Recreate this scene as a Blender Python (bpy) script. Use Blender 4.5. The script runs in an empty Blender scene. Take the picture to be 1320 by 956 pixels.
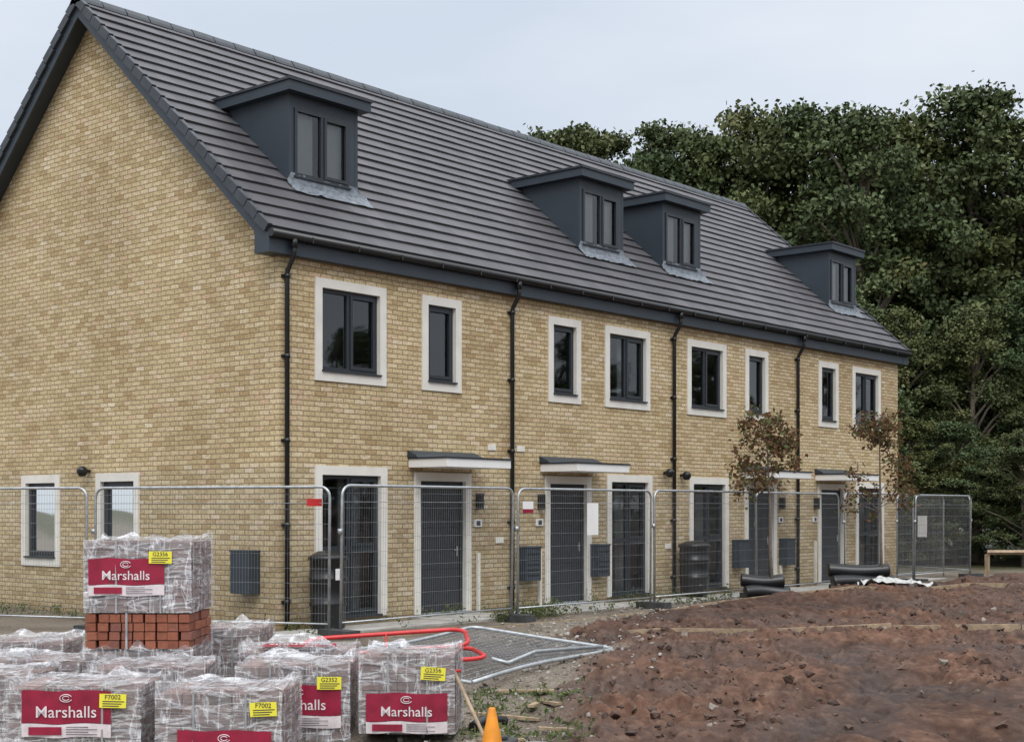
import bpy, math, random, bmesh
import numpy as np
from mathutils import Vector, Matrix
random.seed(7); np.random.seed(7)
scene=bpy.context.scene
YAW=math.radians(-49.41)
CX,CY,CH=-12.976,-15.474,1.72
def C2W(r,f): return (CX+.6506*r+.7595*f, CY-.7595*r+.6506*f)
def W2C(X,Y):
    dx=X-CX; dy=Y-CY
    return .6506*dx-.7595*dy, .7595*dx+.6506*dy
def sst(a,b,x):
    t=np.clip((np.asarray(x,float)-a)/(b-a),0,1); return t*t*(3-2*t)
def h2(ix,iy,s):
    v=np.sin(ix*127.1+iy*311.7+s*74.7)*43758.5453
    return v-np.floor(v)
def vn(x,y,s=0):
    x=np.asarray(x,float); y=np.asarray(y,float)
    ix=np.floor(x); iy=np.floor(y); fx=x-ix; fy=y-iy
    fx=fx*fx*(3-2*fx); fy=fy*fy*(3-2*fy)
    a=h2(ix,iy,s);b=h2(ix+1,iy,s);c=h2(ix,iy+1,s);d=h2(ix+1,iy+1,s)
    return (a*(1-fx)+b*fx)*(1-fy)+(c*(1-fx)+d*fx)*fy
def fbm(x,y,o=4,s=0):
    t=0;a=.5;n=0
    for i in range(o):
        t=t+a*vn(x*2**i+i*13.7,y*2**i+i*7.3,s+i); n+=a; a*=.55
    return t/n
def bil(x,y,s): return np.minimum(1,np.abs(2*fbm(x,y,2,s)-1)*2.2)**.75
RBF=[0,11,14,16,17.5,18.6,21.1,24.8,41.5,80]; RBR=[.1,.25,.35,1.0,1.3,.5,1.42,3.3,17.0,50]
def mudmask(X,Y):
    r,f=W2C(X,Y)
    e=(fbm(X*.9,Y*.9,3,5)-.5)*.9
    m=sst(-.15,.35,r-np.interp(f,RBF,RBR)+e*.8)
    return m*sst(-1.75,-2.2,np.asarray(Y,float))
def mudrough(X,Y):
    wx=(fbm(X*1.3,Y*1.3,3,21)-.5)*.9; wy=(fbm(X*1.3+9,Y*1.3,3,22)-.5)*.9
    u=X+wx;v=Y+wy; a=u*.83+v*.55; b=-u*.55+v*.83
    patch=.35+.65*sst(.36,.56,fbm(X*.5,Y*.5,3,31))
    rg=bil(a*1.1,b*1.9,2)*.065+(bil(a*2.9,b*3.8,4)*.080+bil(u*7.5,v*7.5,6)*.062+(fbm(u*15,v*15,2,8)-.3)*.055)*patch
    return rg,patch
def gz(X,Y):
    X=np.asarray(X,float);Y=np.asarray(Y,float)
    r,f=W2C(X,Y)
    low=-.36+.36*sst(10.5,16,f)
    m=mudmask(X,Y)
    near=np.exp(-((X-12)/6.0)**2-((Y+3)/1.6)**2)*.10
    big=(fbm(X*.3,Y*.3,3,1)-.5)*.12
    rough,_=mudrough(X,Y)
    rut=np.abs(np.sin((Y*.8+X*.35)*1.7+fbm(X*.6,Y*.6,2,3)*3))**6*-.09
    z=low+m*(.0+near+(big+rough+rut)*sst(-1.9,-2.7,Y))+(1-m)*(fbm(X*2,Y*2,3,4)-.5)*.05*sst(-.9,-1.4,Y)
    return z
# ---------------- materials
def newmat(name):
    m=bpy.data.materials.new(name); m.use_nodes=True
    nt=m.node_tree; b=nt.nodes['Principled BSDF']
    return m,nt,b
def simple(name,col,rough=.6,metal=0,var=.15,scale=8,bump=0,spec=.5):
    m,nt,b=newmat(name)
    tc=nt.nodes.new('ShaderNodeTexCoord'); n=nt.nodes.new('ShaderNodeTexNoise')
    n.inputs['Scale'].default_value=scale; n.inputs['Detail'].default_value=6
    nt.links.new(tc.outputs['Object'],n.inputs['Vector'])
    r=nt.nodes.new('ShaderNodeValToRGB'); r.color_ramp.elements[0].position=.3; r.color_ramp.elements[1].position=.7
    r.color_ramp.elements[0].color=[c*(1-var) for c in col]+[1]; r.color_ramp.elements[1].color=[min(1,c*(1+var)) for c in col]+[1]
    nt.links.new(n.outputs['Fac'],r.inputs['Fac']); nt.links.new(r.outputs['Color'],b.inputs['Base Color'])
    b.inputs['Roughness'].default_value=rough; b.inputs['Metallic'].default_value=metal
    b.inputs['Specular IOR Level'].default_value=spec
    if bump:
        bp=nt.nodes.new('ShaderNodeBump'); bp.inputs['Distance'].default_value=bump; bp.inputs['Strength'].default_value=.8
        nt.links.new(n.outputs['Fac'],bp.inputs['Height']); nt.links.new(bp.outputs['Normal'],b.inputs['Normal'])
    return m
def ramp(nt,stops):
    r=nt.nodes.new('ShaderNodeValToRGB'); cr=r.color_ramp
    while len(cr.elements)<len(stops): cr.elements.new(.5)
    for e,(p,c) in zip(cr.elements,stops): e.position=p; e.color=list(c)+[1]
    return r
def mixc(nt,a,b,f,mode='MIX'):
    m=nt.nodes.new('ShaderNodeMix'); m.data_type='RGBA'; m.blend_type=mode
    for k,v in ((6,a),(7,b),(0,f)):
        if hasattr(v,'links'): nt.links.new(v,m.inputs[k])
        else: m.inputs[k].default_value=(list(v)+[1]) if isinstance(v,(tuple,list)) else v
    return m.outputs[2]
def brickmat(name,axis):
    m,nt,b=newmat(name); N=nt.nodes; L=nt.links
    tc=N.new('ShaderNodeTexCoord'); sp=N.new('ShaderNodeSeparateXYZ'); cb=N.new('ShaderNodeCombineXYZ')
    L.new(tc.outputs['Object'],sp.inputs[0]); L.new(sp.outputs[axis],cb.inputs[0]); L.new(sp.outputs[2],cb.inputs[1])
    nz=N.new('ShaderNodeTexNoise'); nz.inputs['Scale'].default_value=9; L.new(cb.outputs[0],nz.inputs['Vector'])
    vm=N.new('ShaderNodeVectorMath'); vm.operation='MULTIPLY_ADD'; L.new(nz.outputs['Color'],vm.inputs[0]); vm.inputs[1].default_value=(.012,.014,0); L.new(cb.outputs[0],vm.inputs[2])
    t=N.new('ShaderNodeTexBrick'); t.inputs['Scale'].default_value=1; t.inputs['Brick Width'].default_value=.225; t.inputs['Row Height'].default_value=.075
    t.inputs['Mortar Size'].default_value=.0075; t.inputs['Mortar Smooth'].default_value=.3; t.inputs['Color1'].default_value=(0,0,0,1); t.inputs['Color2'].default_value=(1,1,1,1); t.inputs['Mortar'].default_value=(.5,.5,.5,1)
    L.new(vm.outputs[0],t.inputs['Vector'])
    r=ramp(nt,[(0,(.45,.325,.18)),(.15,(.52,.405,.235)),(.4,(.585,.47,.285)),(.65,(.63,.51,.32)),(.82,(.665,.555,.37)),(.93,(.60,.44,.29)),(1,(.71,.615,.45))])
    L.new(t.outputs['Color'],r.inputs['Fac'])
    n2=N.new('ShaderNodeTexNoise'); n2.inputs['Scale'].default_value=24; n2.inputs['Detail'].default_value=5; L.new(cb.outputs[0],n2.inputs['Vector'])
    r2=ramp(nt,[(.3,(.70,.66,.60)),(.62,(1.08,1.08,1.08))]); L.new(n2.outputs['Fac'],r2.inputs['Fac'])
    n3=N.new('ShaderNodeTexNoise'); n3.inputs['Scale'].default_value=.55; n3.inputs['Detail'].default_value=5; L.new(cb.outputs[0],n3.inputs['Vector'])
    r3=ramp(nt,[(.35,(.87,.85,.82)),(.65,(1.06,1.06,1.05))]); L.new(n3.outputs['Fac'],r3.inputs['Fac'])
    c=mixc(nt,r.outputs['Color'],r2.outputs['Color'],1.0,'MULTIPLY')
    c=mixc(nt,c,(.27,.205,.125),t.outputs['Fac'])
    c=mixc(nt,c,r3.outputs['Color'],1.0,'MULTIPLY')
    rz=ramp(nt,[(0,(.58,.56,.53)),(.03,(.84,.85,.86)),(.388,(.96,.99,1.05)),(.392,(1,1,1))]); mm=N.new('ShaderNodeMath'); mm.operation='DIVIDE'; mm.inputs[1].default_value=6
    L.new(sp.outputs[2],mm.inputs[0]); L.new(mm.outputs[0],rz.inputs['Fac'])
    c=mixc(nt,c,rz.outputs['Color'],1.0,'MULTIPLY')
    L.new(c,b.inputs['Base Color']); b.inputs['Roughness'].default_value=.9; b.inputs['Specular IOR Level'].default_value=.2
    iv=N.new('ShaderNodeMath'); iv.operation='MULTIPLY_ADD'; iv.inputs[1].default_value=-1; iv.inputs[2].default_value=1; L.new(t.outputs['Fac'],iv.inputs[0])
    ad=N.new('ShaderNodeMath'); ad.operation='MULTIPLY_ADD'; ad.inputs[1].default_value=.5; L.new(n2.outputs['Fac'],ad.inputs[0]); L.new(iv.outputs[0],ad.inputs[2])
    bp=N.new('ShaderNodeBump'); bp.inputs['Distance'].default_value=.009; L.new(ad.outputs[0],bp.inputs['Height']); L.new(bp.outputs['Normal'],b.inputs['Normal'])
    return m
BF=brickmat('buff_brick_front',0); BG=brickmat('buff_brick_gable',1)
TANP=.904; PIT=math.atan(TANP); EZ=5.67; EY=-.12; RY=4.66; RZ=EZ+(RY-EY)*TANP
NC=21; SL=(RY-EY)/math.cos(PIT); CS=SL/NC
def tilemat():
    m,nt,b=newmat('roof_tile'); N=nt.nodes; L=nt.links
    tc=N.new('ShaderNodeTexCoord'); sp=N.new('ShaderNodeSeparateXYZ'); cb=N.new('ShaderNodeCombineXYZ')
    L.new(tc.outputs['Object'],sp.inputs[0]); L.new(sp.outputs[0],cb.inputs[0])
    su=N.new('ShaderNodeMath'); su.operation='SUBTRACT'; su.inputs[1].default_value=EZ+.02; L.new(sp.outputs[2],su.inputs[0]); L.new(su.outputs[0],cb.inputs[1])
    t=N.new('ShaderNodeTexBrick'); t.inputs['Scale'].default_value=1; t.inputs['Brick Width'].default_value=.33; t.inputs['Row Height'].default_value=CS*math.sin(PIT)
    t.inputs['Mortar Size'].default_value=.003; t.inputs['Color1'].default_value=(0,0,0,1); t.inputs['Color2'].default_value=(1,1,1,1); t.inputs['Mortar'].default_value=(0,0,0,1)
    L.new(cb.outputs[0],t.inputs['Vector'])
    r=ramp(nt,[(0,(.068,.065,.072)),(.5,(.080,.076,.083)),(1,(.096,.091,.098))]); L.new(t.outputs['Color'],r.inputs['Fac'])
    n=N.new('ShaderNodeTexNoise'); n.inputs['Scale'].default_value=.8; n.inputs['Detail'].default_value=7; L.new(tc.outputs['Object'],n.inputs['Vector'])
    r3=ramp(nt,[(.3,(.85,.85,.85)),(.7,(1.12,1.11,1.10))]); L.new(n.outputs['Fac'],r3.inputs['Fac'])
    c=mixc(nt,r.outputs['Color'],(.03,.03,.032),t.outputs['Fac']); c=mixc(nt,c,r3.outputs['Color'],1.0,'MULTIPLY')
    L.new(c,b.inputs['Base Color']); b.inputs['Roughness'].default_value=.6
    return m
TILE=tilemat()
ANTH=simple('anthracite_cladding',(.030,.041,.053),.5,0,.12,1.5)
FRAME=simple('window_frame',(.022,.027,.033),.4,0,.1,4)
BLACK=simple('black_plastic',(.012,.012,.013),.35,0,.1,6)
RIDGE=simple('verge_tile',(.040,.047,.056),.55,0,.2,5)
STONE=simple('cast_stone',(.70,.67,.61),.8,0,.08,3,.002)
WHITE=simple('white_paint',(.80,.79,.77),.5,0,.04,3)
LEAD=simple('lead_flashing',(.16,.18,.205),.5,.2,.45,14,.01)
DOORM=simple('door_paint',(.024,.027,.033),.45,0,.1,4)
INT=simple('interior_plaster',(.62,.60,.57),.9,0,.1,.7)
FLOORM=simple('interior_floor',(.22,.19,.16),.8,0,.2,2)
GALV=simple('galvanised_steel',(.42,.44,.45),.42,.6,.2,12)
WIRE=simple('fence_wire',(.26,.27,.28),.5,.5,.2,12)
REDP=simple('red_paint',(.55,.03,.03),.45,0,.2,5)
CONC=simple('concrete',(.34,.32,.29),.9,0,.2,6,.006)
PAVE=simple('paving_concrete',(.38,.36,.33),.9,0,.25,2.5,.004)
WOOD=simple('timber',(.30,.22,.14),.8,0,.35,9,.003)
RUB=simple('rubber_foot',(.05,.05,.05),.8,0,.3,9)
YEL=simple('yellow_label',(.80,.72,.05),.6,0,.05,4)
LRED=simple('label_red',(.27,.012,.04),.35,0,.25,7,.004)
LWH=simple('label_white',(.70,.62,.63),.5,0,.14,14)
INK=simple('label_ink',(.04,.04,.05),.6)
ORNG=simple('cone_plastic',(.75,.27,.02),.5,0,.25,5)
BARK=simple('bark',(.16,.13,.10),.9,0,.35,14)
SBARK=simple('sapling_bark',(.16,.13,.105),.9,0,.3,20,.004)
def glassmat():
    m=bpy.data.materials.new('window_glass'); m.use_nodes=True; nt=m.node_tree; N=nt.nodes; L=nt.links
    N.remove(N['Principled BSDF']); out=N['Material Output']
    tr=N.new('ShaderNodeBsdfTransparent'); tr.inputs[0].default_value=(.70,.74,.74,1)
    gl=N.new('ShaderNodeBsdfGlossy'); gl.inputs['Roughness'].default_value=.02; gl.inputs[0].default_value=(.9,.93,.95,1)
    fr=N.new('ShaderNodeFresnel'); fr.inputs[0].default_value=1.8
    tc=N.new('ShaderNodeTexCoord'); nn=N.new('ShaderNodeTexNoise'); nn.inputs['Scale'].default_value=1.1; nn.inputs['Detail'].default_value=0; L.new(tc.outputs['Object'],nn.inputs['Vector'])
    bp=N.new('ShaderNodeBump'); bp.inputs['Distance'].default_value=.006; L.new(nn.outputs['Fac'],bp.inputs['Height']); L.new(bp.outputs[0],gl.inputs['Normal'])
    mx=N.new('ShaderNodeMixShader'); L.new(fr.outputs[0],mx.inputs[0]); L.new(tr.outputs[0],mx.inputs[1]); L.new(gl.outputs[0],mx.inputs[2]); L.new(mx.outputs[0],out.inputs[0])
    return m
GLASS=glassmat()
def wrapmat():
    m=bpy.data.materials.new('plastic_wrap'); m.use_nodes=True; nt=m.node_tree; N=nt.nodes; L=nt.links
    b=N['Principled BSDF']; out=N['Material Output']
    b.inputs['Base Color'].default_value=(.78,.78,.80,1); b.inputs['Roughness'].default_value=.14; b.inputs['Specular IOR Level'].default_value=.8
    tr=N.new('ShaderNodeBsdfTransparent')
    tc=N.new('ShaderNodeTexCoord')
    def nz(sc,rot,s,dist):
        mp=N.new('ShaderNodeMapping'); mp.inputs['Scale'].default_value=sc; mp.inputs['Rotation'].default_value=rot; L.new(tc.outputs['Object'],mp.inputs[0])
        n=N.new('ShaderNodeTexNoise'); n.inputs['Scale'].default_value=s; n.inputs['Detail'].default_value=6; n.inputs['Roughness'].default_value=.55; n.inputs['Distortion'].default_value=dist; L.new(mp.outputs[0],n.inputs['Vector']); return n
    n=nz((1,1,5),(.1,.30,.1),2.4,.5); n2=nz((6,6,1),(.0,.15,.3),2.0,.6)
    r=ramp(nt,[(.36,(.12,)*3),(.48,(.18,)*3),(.525,(.62,)*3),(.56,(.20,)*3),(.64,(.20,)*3),(.70,(.55,)*3)]); L.new(n.outputs['Fac'],r.inputs['Fac'])
    r2=ramp(nt,[(.42,(.0,)*3),(.52,(.03,)*3),(.55,(.42,)*3),(.59,(.04,)*3)]); L.new(n2.outputs['Fac'],r2.inputs['Fac'])
    fa=N.new('ShaderNodeMath'); fa.operation='ADD'; fa.use_clamp=True; L.new(r.outputs[0],fa.inputs[0]); L.new(r2.outputs[0],fa.inputs[1])
    hs=N.new('ShaderNodeMath'); hs.operation='ADD'; L.new(n.outputs['Fac'],hs.inputs[0]); L.new(n2.outputs['Fac'],hs.inputs[1])
    bp=N.new('ShaderNodeBump'); bp.inputs['Distance'].default_value=.04; L.new(hs.outputs[0],bp.inputs['Height']); L.new(bp.outputs[0],b.inputs['Normal'])
    mx=N.new('ShaderNodeMixShader'); L.new(fa.outputs[0],mx.inputs[0]); L.new(tr.outputs[0],mx.inputs[1]); L.new(b.outputs[0],mx.inputs[2]); L.new(mx.outputs[0],out.inputs[0])
    return m
WRAP=wrapmat()
def islandmat(name,stops,rough=.85,bump=.003,sc=25):
    m,nt,b=newmat(name); N=nt.nodes;L=nt.links
    g=N.new('ShaderNodeNewGeometry'); r=ramp(nt,stops); L.new(g.outputs['Random Per Island'],r.inputs['Fac'])
    tc=N.new('ShaderNodeTexCoord'); n=N.new('ShaderNodeTexNoise'); n.inputs['Scale'].default_value=sc; n.inputs['Detail'].default_value=4; L.new(tc.outputs['Object'],n.inputs['Vector'])
    r2=ramp(nt,[(.3,(.8,.8,.8)),(.7,(1.1,1.1,1.1))]); L.new(n.outputs['Fac'],r2.inputs['Fac'])
    c=mixc(nt,r.outputs[0],r2.outputs[0],1.0,'MULTIPLY'); L.new(c,b.inputs['Base Color']); b.inputs['Roughness'].default_value=rough
    bp=N.new('ShaderNodeBump'); bp.inputs['Distance'].default_value=bump; L.new(n.outputs['Fac'],bp.inputs['Height']); L.new(bp.outputs['Normal'],b.inputs['Normal'])
    return m
BLOCK=islandmat('paving_block',[(0,(.13,.075,.065)),(.3,(.21,.125,.11)),(.6,(.17,.125,.115)),(.85,(.26,.165,.14)),(1,(.10,.08,.08))],.85,.001,12)
BLOCKR=islandmat('red_block',[(0,(.22,.07,.04)),(.5,(.30,.10,.055)),(1,(.20,.08,.06))])
def leafmat(name,stops,tl=.3,rnd=False):
    m=bpy.data.materials.new(name); m.use_nodes=True; nt=m.node_tree; N=nt.nodes; L=nt.links
    b=N['Principled BSDF']; out=N['Material Output']
    at=N.new('ShaderNodeAttribute'); at.attribute_name='tone'; r=ramp(nt,stops); L.new(at.outputs['Fac'],r.inputs['Fac']); c=r.outputs[0]
    if rnd:
        oi=N.new('ShaderNodeObjectInfo'); rr=ramp(nt,[(0,(.72,.85,.75)),(.3,(1,1,1)),(.6,(1.25,1.1,.9)),(.8,(.85,1.0,1.05)),(1,(1.35,1.2,.95))]); L.new(oi.outputs['Random'],rr.inputs['Fac']); c=mixc(nt,c,rr.outputs[0],1.0,'MULTIPLY')
    L.new(c,b.inputs['Base Color']); b.inputs['Roughness'].default_value=.6; b.inputs['Specular IOR Level'].default_value=.2
    if tl>0:
        t=N.new('ShaderNodeBsdfTranslucent'); L.new(c,t.inputs[0])
        mx=N.new('ShaderNodeMixShader'); mx.inputs[0].default_value=tl; L.new(b.outputs[0],mx.inputs[1]); L.new(t.outputs[0],mx.inputs[2]); L.new(mx.outputs[0],out.inputs[0])
    return m
LEAF=leafmat('tree_foliage',[(0,(.036,.050,.021)),(.4,(.066,.088,.036)),(.75,(.105,.127,.055)),(1,(.155,.155,.075))],0,True)
SLEAF=leafmat('sapling_foliage',[(0,(.12,.05,.03)),(.4,(.17,.09,.045)),(.65,(.14,.11,.045)),(1,(.11,.14,.05))])
GLEAF=leafmat('weed_foliage',[(0,(.05,.08,.025)),(.6,(.10,.14,.045)),(1,(.22,.21,.10))])
# ---------------- mesh builder
class MB:
    def __init__(s): s.v=[];s.f=[];s.m=[];s.mats=[];s.sm=[]
    def mi(s,mat):
        if mat not in s.mats: s.mats.append(mat)
        return s.mats.index(mat)
    def face(s,pts,mat,sm=False):
        n=len(s.v); s.v+= [tuple(p) for p in pts]; s.f.append(tuple(range(n,n+len(pts)))); s.m.append(s.mi(mat)); s.sm.append(sm)
    def box(s,x0,x1,y0,y1,z0,z1,mat,M=None):
        P=[(x0,y0,z0),(x1,y0,z0),(x1,y1,z0),(x0,y1,z0),(x0,y0,z1),(x1,y0,z1),(x1,y1,z1),(x0,y1,z1)]
        if M is not None: P=[tuple(M@Vector(p)) for p in P]
        n=len(s.v); s.v+=P; k=s.mi(mat)
        for f in ((0,3,2,1),(4,5,6,7),(0,1,5,4),(1,2,6,5),(2,3,7,6),(3,0,4,7)):
            s.f.append(tuple(n+i for i in f)); s.m.append(k); s.sm.append(False)
    def prism(s,poly,off,mat):
        o=Vector(off); a=[Vector(p) for p in poly]; b=[p+o for p in a]; n=len(a); base=len(s.v)
        s.v+=[tuple(p) for p in a+b]; k=s.mi(mat)
        fs=[tuple(range(base,base+n)),tuple(range(base+2*n-1,base+n-1,-1))]+[(base+i,base+(i+1)%n,base+n+(i+1)%n,base+n+i) for i in range(n)]
        for f in fs: s.f.append(f); s.m.append(k); s.sm.append(False)
    def path(s,pts,r,mat,n=8,caps=True):
        pts=[Vector(p) for p in pts]; rs=r if isinstance(r,(list,tuple)) else [r]*len(pts); base=len(s.v); k=s.mi(mat)
        up=None
        for i,p in enumerate(pts):
            d=(pts[min(i+1,len(pts)-1)]-pts[max(i-1,0)])
            if d.length<1e-9: d=Vector((0,0,1))
            d.normalize()
            if up is None: up=Vector((0,0,1)) if abs(d.z)<.9 else Vector((1,0,0))
            a=d.cross(up); 
            if a.length<1e-4: a=d.orthogonal()
            a.normalize(); b=a.cross(d).normalized(); up=b
            for j in range(n):
                t=2*math.pi*j/n; s.v.append(tuple(p+(a*math.cos(t)+b*math.sin(t))*rs[i]))
        for i in range(len(pts)-1):
            for j in range(n):
                s.f.append((base+i*n+j,base+i*n+(j+1)%n,base+(i+1)*n+(j+1)%n,base+(i+1)*n+j)); s.m.append(k); s.sm.append(n>4)
        if caps:
            s.f.append(tuple(base+j for j in range(n))); s.m.append(k); s.sm.append(False)
            e=base+(len(pts)-1)*n; s.f.append(tuple(e+n-1-j for j in range(n))); s.m.append(k); s.sm.append(False)
    def lathe(s,c,prof,mat,n=24):
        base=len(s.v); k=s.mi(mat)
        for r,z in prof:
            for j in range(n):
                t=2*math.pi*j/n; s.v.append((c[0]+r*math.cos(t),c[1]+r*math.sin(t),c[2]+z))
        for i in range(len(prof)-1):
            for j in range(n):
                s.f.append((base+i*n+j,base+i*n+(j+1)%n,base+(i+1)*n+(j+1)%n,base+(i+1)*n+j)); s.m.append(k); s.sm.append(True)
    def build(s,name,parent=None,bevel=0,fix=True):
        me=bpy.data.meshes.new(name); me.from_pydata(s.v,[],s.f)
        for m in s.mats: me.materials.append(m)
        me.polygons.foreach_set('material_index',s.m); me.polygons.foreach_set('use_smooth',s.sm)
        if fix:
            bm=bmesh.new(); bm.from_mesh(me); bmesh.ops.recalc_face_normals(bm,faces=bm.faces); bm.to_mesh(me); bm.free()
        me.update(); o=bpy.data.objects.new(name,me); scene.collection.objects.link(o)
        if parent: o.parent=parent
        if bevel:
            b=o.modifiers.new('b','BEVEL'); b.width=bevel; b.segments=1; b.limit_method='ANGLE'
        return o
def empty(name,loc=(0,0,0),rot=0):
    e=bpy.data.objects.new(name,None); e.location=loc; e.rotation_euler=(0,0,rot); scene.collection.objects.link(e); return e
# ---------------- HOUSE
house=empty('terraced_brick_house')
LEN=19.9; DEP=2*RY
def WP(kind,u,d,z): return (u,-d,z) if kind=='F' else (-d,u,z)
def wbox(mb,kind,u0,u1,d0,d1,z0,z1,mat):
    if kind=='F': mb.box(u0,u1,-d1,-d0,z0,z1,mat)
    else: mb.box(-d1,-d0,u0,u1,z0,z1,mat)
def wall(mb,kind,U0,U1,Z0,Z1,ops,mat,d=0.0,th=.10):
    us=sorted({U0,U1}|{o[0] for o in ops}|{o[1] for o in ops}); zs=sorted({Z0,Z1}|{o[2] for o in ops}|{o[3] for o in ops})
    for a,b in zip(us,us[1:]):
        for c,e in zip(zs,zs[1:]):
            mu=(a+b)/2; mz=(c+e)/2
            if any(o[0]<mu<o[1] and o[2]<mz<o[3] for o in ops): continue
            mb.face([WP(kind,a,d,c),WP(kind,b,d,c),WP(kind,b,d,e),WP(kind,a,d,e)],mat)
            mb.face([WP(kind,a,d-.3,c),WP(kind,a,d-.3,e),WP(kind,b,d-.3,e),WP(kind,b,d-.3,c)],INT)
    for u0,u1,z0,z1 in ops:
        for q in (((u0,z0),(u0,z1)),((u1,z0),(u1,z1)),((u0,z0),(u1,z0)),((u0,z1),(u1,z1))):
            (a,c),(b,e)=q
            mb.face([WP(kind,a,d-.13,c),WP(kind,b,d-.13,e),WP(kind,b,d-.3,e),WP(kind,a,d-.3,c)],INT)
SW=.135
wide=[(.66,2.10),(7.70,9.13),(10.42,11.86),(17.45,18.92)]
narrow=[(2.89,3.80),(6.05,6.97),(12.62,13.55),(15.80,16.74)]
big=[(.66,2.12),(7.76,9.20),(10.50,11.95),(17.62,19.10)]
doors=[(2.72,4.04),(5.96,7.28),(12.60,13.92),(15.78,17.10)]
ops=[(a,b,3.60,5.10) for a,b in wide+narrow]+[(a,b,.10,2.36) for a,b in big]+[(a,b,.06,2.30) for a,b in doors]
gops=[(5.66,6.86,.75,2.30),(3.38,4.58,.75,2.30)]
mb=MB(); wall(mb,'F',0,LEN,-.4,5.5,ops,BF); mb.build('front_wall',house,fix=False)
mb=MB(); wall(mb,'G',0,DEP,-.4,5.5,gops,BG)
def rz(y): return EZ+(min(y,DEP-y)-EY)*TANP-.03
for x in (0,LEN):
    mb.face([(x,0,5.5),(x,0,rz(0)),(x,RY,rz(RY)),(x,DEP,rz(DEP)),(x,DEP,5.5)],BG)
mb.face([(LEN,0,-.4),(LEN,DEP,-.4),(LEN,DEP,5.5),(LEN,0,5.5)],BG)
mb.build('gable_walls',house,fix=False)
mb=MB(); mb.face([(0,DEP,-.4),(LEN,DEP,-.4),(LEN,DEP,5.75),(0,DEP,5.75)],BF); mb.build('rear_wall',house,fix=False)
mb=MB()
mb.box(.31,LEN-.31,.31,DEP-.31,2.6,2.85,FLOORM); mb.box(.31,LEN-.31,.31,DEP-.31,5.3,5.4,INT); mb.box(.31,LEN-.31,.31,DEP-.31,-.1,.05,FLOORM)
for x in (4.95,9.9,14.8): mb.box(x-.1,x+.1,.31,DEP-.31,.06,5.29,INT)
for i,x in enumerate((.32,5.06,10.01,14.91)):
    mb.box(x,x+4.6,3.4,3.5,.06,2.59,INT); mb.box(x,x+4.6,3.2,3.3,2.86,5.29,INT)
    xm=x+2.3; mb.box(xm-.05,xm+.05,.32,3.19,2.86,5.29,INT)
for a,b in big: mb.box(b-.62,b-.16,.42,.45,.12,2.2,WHITE)
for a,b in wide[:2]: mb.box(b-.50,b-.30,.40,.42,3.62,4.95,WHITE)
mb.build('interior_rooms',house)
def window(mb,kind,u0,u1,z0,z1,cols,rows=(1.0,),bottom=True):
    wbox(mb,kind,u0,u1,-.12,.025,z1-SW,z1,STONE)
    zb=z0
    if bottom: wbox(mb,kind,u0,u1,-.12,.025,z0,z0+SW,STONE); zb=z0+SW
    wbox(mb,kind,u0,u0+SW,-.12,.025,zb,z1-SW,STONE); wbox(mb,kind,u1-SW,u1,-.12,.025,zb,z1-SW,STONE)
    a,b,c,e=u0+SW,u1-SW,zb,z1-SW
    wbox(mb,kind,a-.01,b+.01,-.05,.055,c+.001,c+.028,FRAME)
    c+=.028; fw=.055
    pane(mb,kind,a,b,c,e,cols,rows,fw,-.115,-.05)
def pane(mb,kind,a,b,c,e,cols,rows,fw,d0,d1):
    wbox(mb,kind,a,b,d0,d1,c,c+fw,FRAME); wbox(mb,kind,a,b,d0,d1,e-fw,e,FRAME)
    wbox(mb,kind,a,a+fw,d0,d1,c+fw,e-fw,FRAME); wbox(mb,kind,b-fw,b,d0,d1,c+fw,e-fw,FRAME)
    ia,ib,ic,ie=a+fw,b-fw,c+fw,e-fw; W=ib-ia; H=ie-ic
    x=ia
    for i,cw in enumerate(cols):
        x1=x+cw*W
        if i<len(cols)-1: wbox(mb,kind,x1-.035,x1+.035,d0,d1-.002,ic,ie,FRAME)
        z=ic
        for j,rh in enumerate(rows):
            z1=z+rh*H
            px0=x+(.035 if i>0 else 0); px1=x1-(.035 if i<len(cols)-1 else 0)
            if j<len(rows)-1: wbox(mb,kind,px0,px1,d0,d1-.004,z1-.035,z1+.035,FRAME)
            pz0=z+(.035 if j>0 else 0); pz1=z1-(.035 if j<len(rows)-1 else 0)
            if i==len(cols)-1 or len(cols)==1:
                s=.04; dd=d1+.015
                wbox(mb,kind,px0-.008,px1+.008,d1-.03,dd,pz0-.008,pz0+s,FRAME); wbox(mb,kind,px0-.008,px1+.008,d1-.03,dd,pz1-s,pz1+.008,FRAME)
                wbox(mb,kind,px0-.008,px0+s,d1-.03,dd,pz0+s,pz1-s,FRAME); wbox(mb,kind,px1-s,px1+.008,d1-.03,dd,pz0+s,pz1-s,FRAME)
            dg=(d0+d1)/2-.004
            mb.face([WP(kind,px0,dg,pz0),WP(kind,px1,dg,pz0),WP(kind,px1,dg,pz1),WP(kind,px0,dg,pz1)],GLASS)
            z=z1
        x=x1
mb=MB()
for i,(a,b) in enumerate(wide): window(mb,'F',a,b,3.60,5.10,(.5,.5))
for a,b in narrow: window(mb,'F',a,b,3.60,5.10,(1.0,))
for i,(a,b) in enumerate(big): window(mb,'F',a,b,.10,2.36,(.5,.5),(.48,.52),bottom=False)
for a,b,c,e in gops: window(mb,'G',a,b,c,e,(1.0,))
mb.build('windows',house,fix=False)
mb=MB()
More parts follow.
